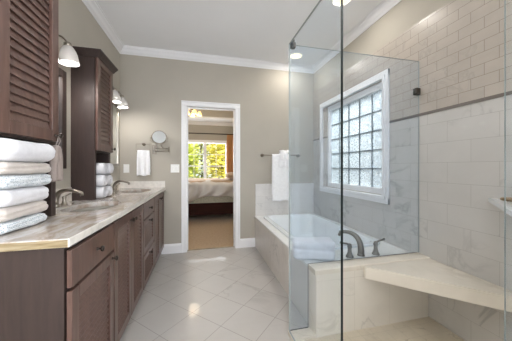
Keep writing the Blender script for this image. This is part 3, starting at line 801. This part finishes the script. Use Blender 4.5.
# towel ring + towel
t = thing('towel_ring', 'small nickel towel ring above the hanging towel, left of the doorway', 'towel ring', (-.765, YW, 1.45))
b = BM(); lathe(b, [(.022, 0), (.022, -.006), (.012, -.012), (.01, -.05), (0, -.052)], (0, 0, .065), 'Y', 16); obj('post', b, 'nickel', t)
b = BM(); tube(b, [(-.085, -.045, .065), (.085, -.045, .065), (.085, -.045, -.04), (-.085, -.045, -.04), (-.085, -.045, .065)], .0045, 8, False); obj('ring', b, 'nickel', t)
def drape(x, y, z, w, L, th_, mname, name, label, seed=0, waves=3, front=1.0, taper=0.0, foldamp=.006, hem=True, grp=None):
    """cloth hung over a bar: one folded strip, front flap L long"""
    bm = BM(); nx = 22; path = []
    nb = 26
    back = L * .86
    for i in range(nb + 1): path.append((th_, -back + back * i / nb))
    for i in range(1, 6): a = PI * i / 6; path.append((th_ * math.cos(a), th_ * math.sin(a)))
    for i in range(nb + 1): path.append((-th_, -L * i / nb))
    V = []
    for j, (py, pz) in enumerate(path):
        row = []; dn = min(1, abs(pz) / max(L, .01))
        for i in range(nx + 1):
            u = i / nx * 2 - 1; wv = math.sin(u * waves * PI + seed) * foldamp * (.35 + dn) + noise.noise(Vector((u * 3, pz * 9, seed))) * .004
            ww = w / 2 * (1 - taper * (1 - min(1, dn * 2.2)))
            pz2 = pz - (.006 * math.sin(u * 5 + seed) * dn)
            row.append(bm.verts.new((x + u * ww, y + py + wv * (1 if py < 0 else .5), z + pz2)))
        V.append(row)
    for j in range(len(V) - 1):
        for i in range(nx): bm.faces.new((V[j][i], V[j][i + 1], V[j + 1][i + 1], V[j + 1][i])).smooth = True
    o = obj(name, bm, mname)
    md = o.modifiers.new('thickness', 'SOLIDIFY'); md.thickness = .007; md.offset = 0
    return tag(o, label, 'towel', grp)
drape(-.760, YW - .045, 1.416, .165, .325, .012, 'towel_bright', 'hand_towel', 'white hand towel hanging from the ring left of the doorway', 1, 2.2, taper=.1, foldamp=.009)

# magnifying mirror on a swing arm
t = thing('magnifying_mirror', 'round magnifying mirror on a folding wall arm left of the doorway', 'mirror', (-.625, YW, 1.45))
b = BM(); box(b, -.03, .03, -.02, -.0003, -.065, .065, .004); obj('wall_bracket', b, 'nickel', t)
b = BM(); tube(b, [(-.012, -.02, -.04), (-.012, -.03, -.04), (-.012, -.03, .04), (-.012, -.02, .04)], .005, 8); tube(b, [(.01, -.03, -.03), (.19, -.07, -.025)], .006, 8); tube(b, [(.01, -.03, .01), (.19, -.07, .0)], .005, 8)
tube(b, [(.19, -.07, -.04), (.19, -.07, .03)], .008, 8); tube(b, [(.19, -.07, .0), (.12, -.13, .01), (.085, -.17, .09)], .006, 8); obj('arm', b, 'nickel', t)
Mx = Matrix.Translation((.085, -.18, .145)) @ Matrix.Rotation(math.radians(8), 4, 'Z') @ Matrix.Rotation(math.radians(-14), 4, 'X')
b = BM(); lathe(b, [(0, .012), (.08, .012), (.093, .006), (.096, 0), (.093, -.006), (.084, -.009), (.084, -.004)], (0, 0, 0), 'Y', 32, M4=Mx)
tube(b, [Mx @ Vector((-.10, 0, 0)), Mx @ Vector((-.108, .0, -.05)), Mx @ Vector((0, 0, -.11)), Mx @ Vector((.108, 0, -.05)), Mx @ Vector((.10, 0, 0))], .004, 8)
obj('rim', b, 'nickel', t)
b = BM(); lathe(b, [(.083, -.0085), (.06, -.0065), (.03, -.0052), (0.0, -.0048)], (0, 0, 0), 'Y', 32, M4=Mx); obj('mirror_glass', b, 'mirror', t)

# towel bar above the tub
t = thing('towel_bar', 'nickel towel bar on the wall at the head of the tub', 'towel bar', (0, YW, 1.385))
b = BM(); tube(b, [(.885, -.065, 0), (1.50, -.065, 0)], .007, 10); obj('bar', b, 'nickel', t)
for x in (.90, 1.485):
    b = BM(); lathe(b, [(.026, -.0003), (.026, -.008), (.014, -.016), (.012, -.062), (.015, -.078), (0, -.082)], (x, 0, 0), 'Y', 16); obj('post', b, 'nickel', t)
drape(1.175, YW - .065, 1.387, .27, .70, .013, 'towel_bright', 'bath_towel', 'long white bath towel hanging on the bar over the tub', 2, 1.5, foldamp=.006)
drape(1.225, YW - .065, 1.402, .17, .20, .034, 'towel_bright', 'hand_towel', 'small white hand towel draped over the long bath towel', 4, 1.2, foldamp=.012, taper=.3)
drape(1.23, YW - .065, 1.412, .14, .10, .05, 'towel_bright', 'washcloth', 'white washcloth bunched on top of the towels over the tub', 6, 1.6, foldamp=.016, taper=.4)

# recessed ceiling lights
def can(x, y, label, pw=4.5):
    t = thing('recessed_light', label, 'ceiling light', (x, y, ZC), 'recessed ceiling lights')
    b = BM(); lathe(b, [(.078, -.0005), (.094, -.0005), (.094, -.006), (.09, -.009), (.078, -.006), (.078, -.0005)], (0, 0, 0), 'Z', 32, cap=False); obj('trim_ring', b, 'trim', t)
    b = BM(); lathe(b, [(0, -.004), (.0775, -.004)], (0, 0, 0), 'Z', 32, cap=False); obj('lens', b, 'lamp_on', t)
    d = bpy.data.lights.new('recessed_lamp', 'AREA'); d.shape = 'DISK'; d.size = .15; d.energy = pw; d.color = (1, .95, .88)
    o = bpy.data.objects.new('recessed_lamp', d); COL.objects.link(o); o.parent = t; o.location = (0, 0, -.006)
    return t
can(1.315, 3.06, 'round recessed ceiling light over the tub head')
can(1.30, 1.93, 'round recessed ceiling light behind the upright glass edge')
can(-.35, .5, 'added recessed fill light above the viewpoint', 2.5); can(1.2, .4, 'added recessed fill light over the near shower', 2.5); can(.2, -.8, 'added recessed fill light behind the viewpoint')  # three unseen lights added for overall fill

# ------------------------------------------------------------------ bedroom beyond
BX0, BX1, BY0, BY1, BZ = -2.2, 3.0, YB + .12, 8.0, 2.74
b = BM(); box(b, BX0, BX1, YB + .06, BY1 + .12, -.1, .0); struct('floor', b, 'carpet', 'tan bedroom carpet beyond the doorway', 'carpet')
b = BM(); box(b, BX0 - .12, BX0, BY0, BY1 + .12, -.1, 3.2); struct('wall_left', b, 'paint', 'left bedroom wall', 'wall')
b = BM(); box(b, BX1, BX1 + .12, BY0, BY1 + .12, -.1, 3.2); struct('wall_right', b, 'paint', 'right bedroom wall', 'wall')
b = BM(); box(b, BX0 - .12, XL - .12, BY0 - .12, BY0, -.1, 3.2); box(b, XR + .16, BX1 + .12, BY0 - .12, BY0, -.1, 3.2); box(b, XL - .12, XR + .16, BY0 - .12, BY0, ZC + .1, 3.2); struct('wall_front', b, 'paint', 'bedroom side of the doorway wall', 'wall')
b = BM(); wx0, wx1, wz0, wz1 = -1.35, .84, .70, 2.05
box(b, BX0, wx0, BY1, BY1 + .12, -.1, 3.2); box(b, wx1, BX1, BY1, BY1 + .12, -.1, 3.2); box(b, wx0, wx1, BY1, BY1 + .12, -.1, wz0); box(b, wx0, wx1, BY1, BY1 + .12, wz1, 3.2)
struct('wall_far', b, 'paint', 'beige bedroom wall around the garden window', 'wall')
b = BM()
box(b, BX0, BX1, 7.35, BY1, BZ, BZ + .05); box(b, BX0, BX1, BY0, 4.2, BZ, BZ + .05); box(b, BX0, BX0 + .65, 4.2, 7.35, BZ, BZ + .05); box(b, BX1 - .65, BX1, 4.2, 7.35, BZ, BZ + .05)
box(b, BX0 - .12, BX1 + .12, BY0 - .12, BY1 + .12, 3.2, 3.3, mi=0)
box(b, BX0, BX1, 7.35, 7.4, BZ + .05, 3.2, mi=1); box(b, BX0, BX1, 4.15, 4.2, BZ + .05, 3.2, mi=1)
struct('ceiling', b, ['ceiling', 'paint'], 'stepped tray ceiling of the bedroom', 'ceiling')
crown('trim_5', (BX0, BY1, BZ), (BX1, BY1, BZ), (0, -1, 0), 'white crown moulding on the bedroom window wall', BZ, s=1.2)
b = BM(); box(b, BX0 + .65, BX1 - .65, 7.33, 7.35, BZ - .0, BZ + .05); struct('trim_6', b, 'trim', 'white edge of the bedroom tray ceiling', 'trim')
w2 = thing('window_2', 'white framed bedroom window looking onto trees', 'window', (0, BY1, 0)); w2['kind'] = 'structure'
b = BM()
for x0, x1, z0, z1 in ((wx0 - .08, wx0 + .02, wz0 - .08, wz1 + .08), (wx1 - .02, wx1 + .08, wz0 - .08, wz1 + .08), (wx0, wx1, wz1 - .02, wz1 + .08), (wx0, wx1, wz0 - .08, wz0 + .03)): box(b, x0, x1, -.02, .08, z0, z1, .003)
for xm in (-.62, .115): box(b, xm - .045, xm + .045, -.01, .08, wz0, wz1, .003)
obj('window_frame', b, 'trim', w2)
b = BM()
for x0, x1 in ((-1.33, -.665), (-.575, .07), (.16, .82)):
    for z0 in (1.245,): box(b, x0, x1, .02, .06, z0 - .018, z0 + .018, .002)
    for z0 in (1.64,): box(b, x0, x1, .03, .05, z0 - .008, z0 + .008)
    xm = (x0 + x1) / 2; box(b, xm - .008, xm + .008, .03, .05, wz0, wz1)
obj('muntins', b, 'trim', w2)
b = BM(); box(b, wx0, wx1, .062, .066, wz0, wz1); obj('pane', b, 'clear_glass', w2)
# curtain rod and curtain
t = thing('curtain_rod', 'dark curtain rod above the bedroom window', 'curtain rod', (0, BY1 - .1, 2.34))
b = BM(); tube(b, [(-1.7, 0, 0), (1.35, 0, 0)], .016, 10); obj('rod', b, 'dark_metal', t)
for x in (-1.6, .3, 1.3):
    b = BM(); tube(b, [(x, 0, 0), (x, .0995, 0)], .01, 8); obj('bracket', b, 'dark_metal', t)
b = BM(); n = 60; A = []
for i in range(n + 1):
    u = i / n; x = .84 + .42 * u; y = BY1 - .1 + .035 * math.sin(u * 9 * 2 * PI)
    A.append([b.verts.new((x + .01 * math.sin(z * 3), y * 1, z)) for z in (.02, .6, 1.2, 1.8, 2.325)])
for i in range(n):
    for j in range(4): b.faces.new((A[i][j], A[i + 1][j], A[i + 1][j + 1], A[i][j + 1])).smooth = True
o = obj('curtain', b, 'curtain'); o.modifiers.new('t', 'SOLIDIFY').thickness = .006; tag(o, 'bronze pleated curtain at the right of the bedroom window', 'curtain')

# bed, seen from its side
t = thing('bed', 'dark wooden bed with a rumpled pale grey duvet', 'bed', (0, 5.3, 0))
b = BM(); box(b, -1.5, 1.25, 0, .05, .12, .39, .008); box(b, -1.5, 1.25, 1.75, 1.8, .12, .39, .008); box(b, -1.52, -1.46, 0, 1.8, .1, .9, .01); box(b, -1.46, 1.25, .05, 1.75, .2, .3)
box(b, 1.25, 1.32, -.03, 1.83, .0, 1.1, .01)
for x in (-1.5, 1.15): box(b, x, x + .08, .01, .09, .0, .12)
obj('bed_frame', b, 'bedwood', t)
b = BM(); soft(b, -1.44, 1.24, .03, 1.77, .30, .62, .05, (20, 12, 6), .004); obj('mattress', b, 'sheet', t)
b = BM()
def dfn(w, nrm, q):
    k = max(0, -nrm.y); lift = 0
    if q[2] < 0 and q[1] < 0: lift = .05 + .05 * math.sin(w.x * 5.2) + .03 * math.sin(w.x * 11 + 1)
    fold = .05 * math.sin(w.x * 16 + 3 * math.sin(w.z * 6) + 2 * math.sin(w.x * 3)) * k
    return Vector((w.x, w.y - fold - .0, w.z + lift * max(0, -q[2])))
soft(b, -1.43, 1.23, -.13, 1.8, .46, .87, .12, (110, 16, 10), .05, 4, 2, dfn); obj('duvet', b, 'duvet', t)
b = BM(); soft(b, -1.35, 1.15, .12, 1.6, .80, .89, .04, (40, 14, 4), .03, 3, 4); obj('blanket', b, 'blanket', t)
b = BM(); soft(b, .60, 1.1, .15, .85, .93, 1.07, .07, (12, 14, 8), .02, 6, 9); tag(obj('pillow', b, 'blanket', loc=(0, 5.3, 0)), 'tan pillow at the right end of the bed', 'pillow')

# bedroom chandelier
t = thing('ceiling_fixture', 'warm lit multi-shade ceiling fixture in the bedroom', 'ceiling light', (-.20, 6.0, 0))
b = BM(); tube(b, [(0, 0, 3.1995), (0, 0, 2.68)], .012, 8); lathe(b, [(0, 2.72), (.06, 2.71), (.075, 2.67), (.05, 2.62), (0, 2.61)], seg=16); lathe(b, [(.06, 3.1995), (.06, 3.18), (.02, 3.15)], seg=16)
SH = [(.0 + .15 * math.cos(a), .15 * math.sin(a)) for a in (0.2, 1.77, 3.34, 4.91)]
for x, y in SH: tube(b, [(0, 0, 2.66), (x * .6, y * .6, 2.67), (x, y, 2.62)], .008, 8)
obj('stem', b, 'nickel', t)
for x, y in SH:
    b = BM(); lathe(b, [(.02, 2.625), (.04, 2.60), (.055, 2.55), (.06, 2.52), (.057, 2.52), (.05, 2.55), (.035, 2.60), (.0, 2.61)], (x, y, 0), seg=18); obj('glass_shade', b, 'bulb_on', t)
d = bpy.data.lights.new('fixture_lamp', 'POINT'); d.energy = 25; d.color = (1, .82, .58); d.shadow_soft_size = .15
o = bpy.data.objects.new('fixture_lamp', d); COL.objects.link(o); o.parent = t; o.location = (0, 0, 2.40)

# garden
b = BM(); box(b, -12, 12, 8.12, 26, -.6, -.5); struct('ground', b, 'grass', 'lawn outside the bedroom window', 'lawn')
def tree(name, x, y, h, r, lm, label, n=900, seed=0):
    rnd = random.Random(seed)
    t = thing(name, label, 'tree', (x, y, -.5), 'garden trees behind the bedroom window')
    b = BM(); tube(b, [(0, 0, -.02), (.04, 0, h * .3), (-.03, .05, h * .6), (0, 0, h * .85)], [.1, .08, .06, .02], 8)
    for k in range(7):
        a = rnd.uniform(0, 2 * PI); z = h * rnd.uniform(.25, .6); tube(b, [(0, 0, z), (r * .4 * math.cos(a), r * .4 * math.sin(a), z + .3), (r * .75 * math.cos(a), r * .75 * math.sin(a), z + .6)], [.04, .025, .01], 6)
    obj('trunk', b, 'bark', t)
    b = BM()
    for k in range(n):
        u = Vector((rnd.gauss(0, 1), rnd.gauss(0, 1), rnd.gauss(0, 1))).normalized() * (rnd.uniform(.25, 1) ** .6)
        c = Vector((u.x * r, u.y * r, h * .55 + u.z * h * .48)); s = rnd.uniform(.06, .12)
        R = Matrix.Rotation(rnd.uniform(0, 6.3), 3, 'Z') @ Matrix.Rotation(rnd.uniform(-1, 1), 3, 'X')
        q = [c + R @ Vector(p) * s for p in ((-1, 0, 0), (-.3, -.5, .1), (1, 0, 0), (-.3, .5, .1))]
        b.faces.new([b.verts.new(v) for v in q])
    obj('foliage', b, lm, t)
tree('garden_tree', -1.0, 11.2, 3.4, 1.0, 'leaf_a', 'yellow-green leafy tree seen in the left half of the bedroom window', 3800, 1)
tree('garden_tree', .98, 11.0, 3.3, .85, 'leaf_b', 'bright yellow leafy tree seen in the right half of the bedroom window', 3600, 2)
tree('garden_tree', .0, 14.6, 4.6, 1.5, 'leaf_c', 'darker green tree behind the two yellow ones', 4200, 3)
tree('garden_tree', 2.9, 13.0, 4.0, 1.3, 'leaf_a', 'yellow-green tree farther right in the garden', 900, 4)
tree('garden_tree', -3.2, 13.4, 4.0, 1.3, 'leaf_b', 'yellow tree farther left in the garden', 900, 5)
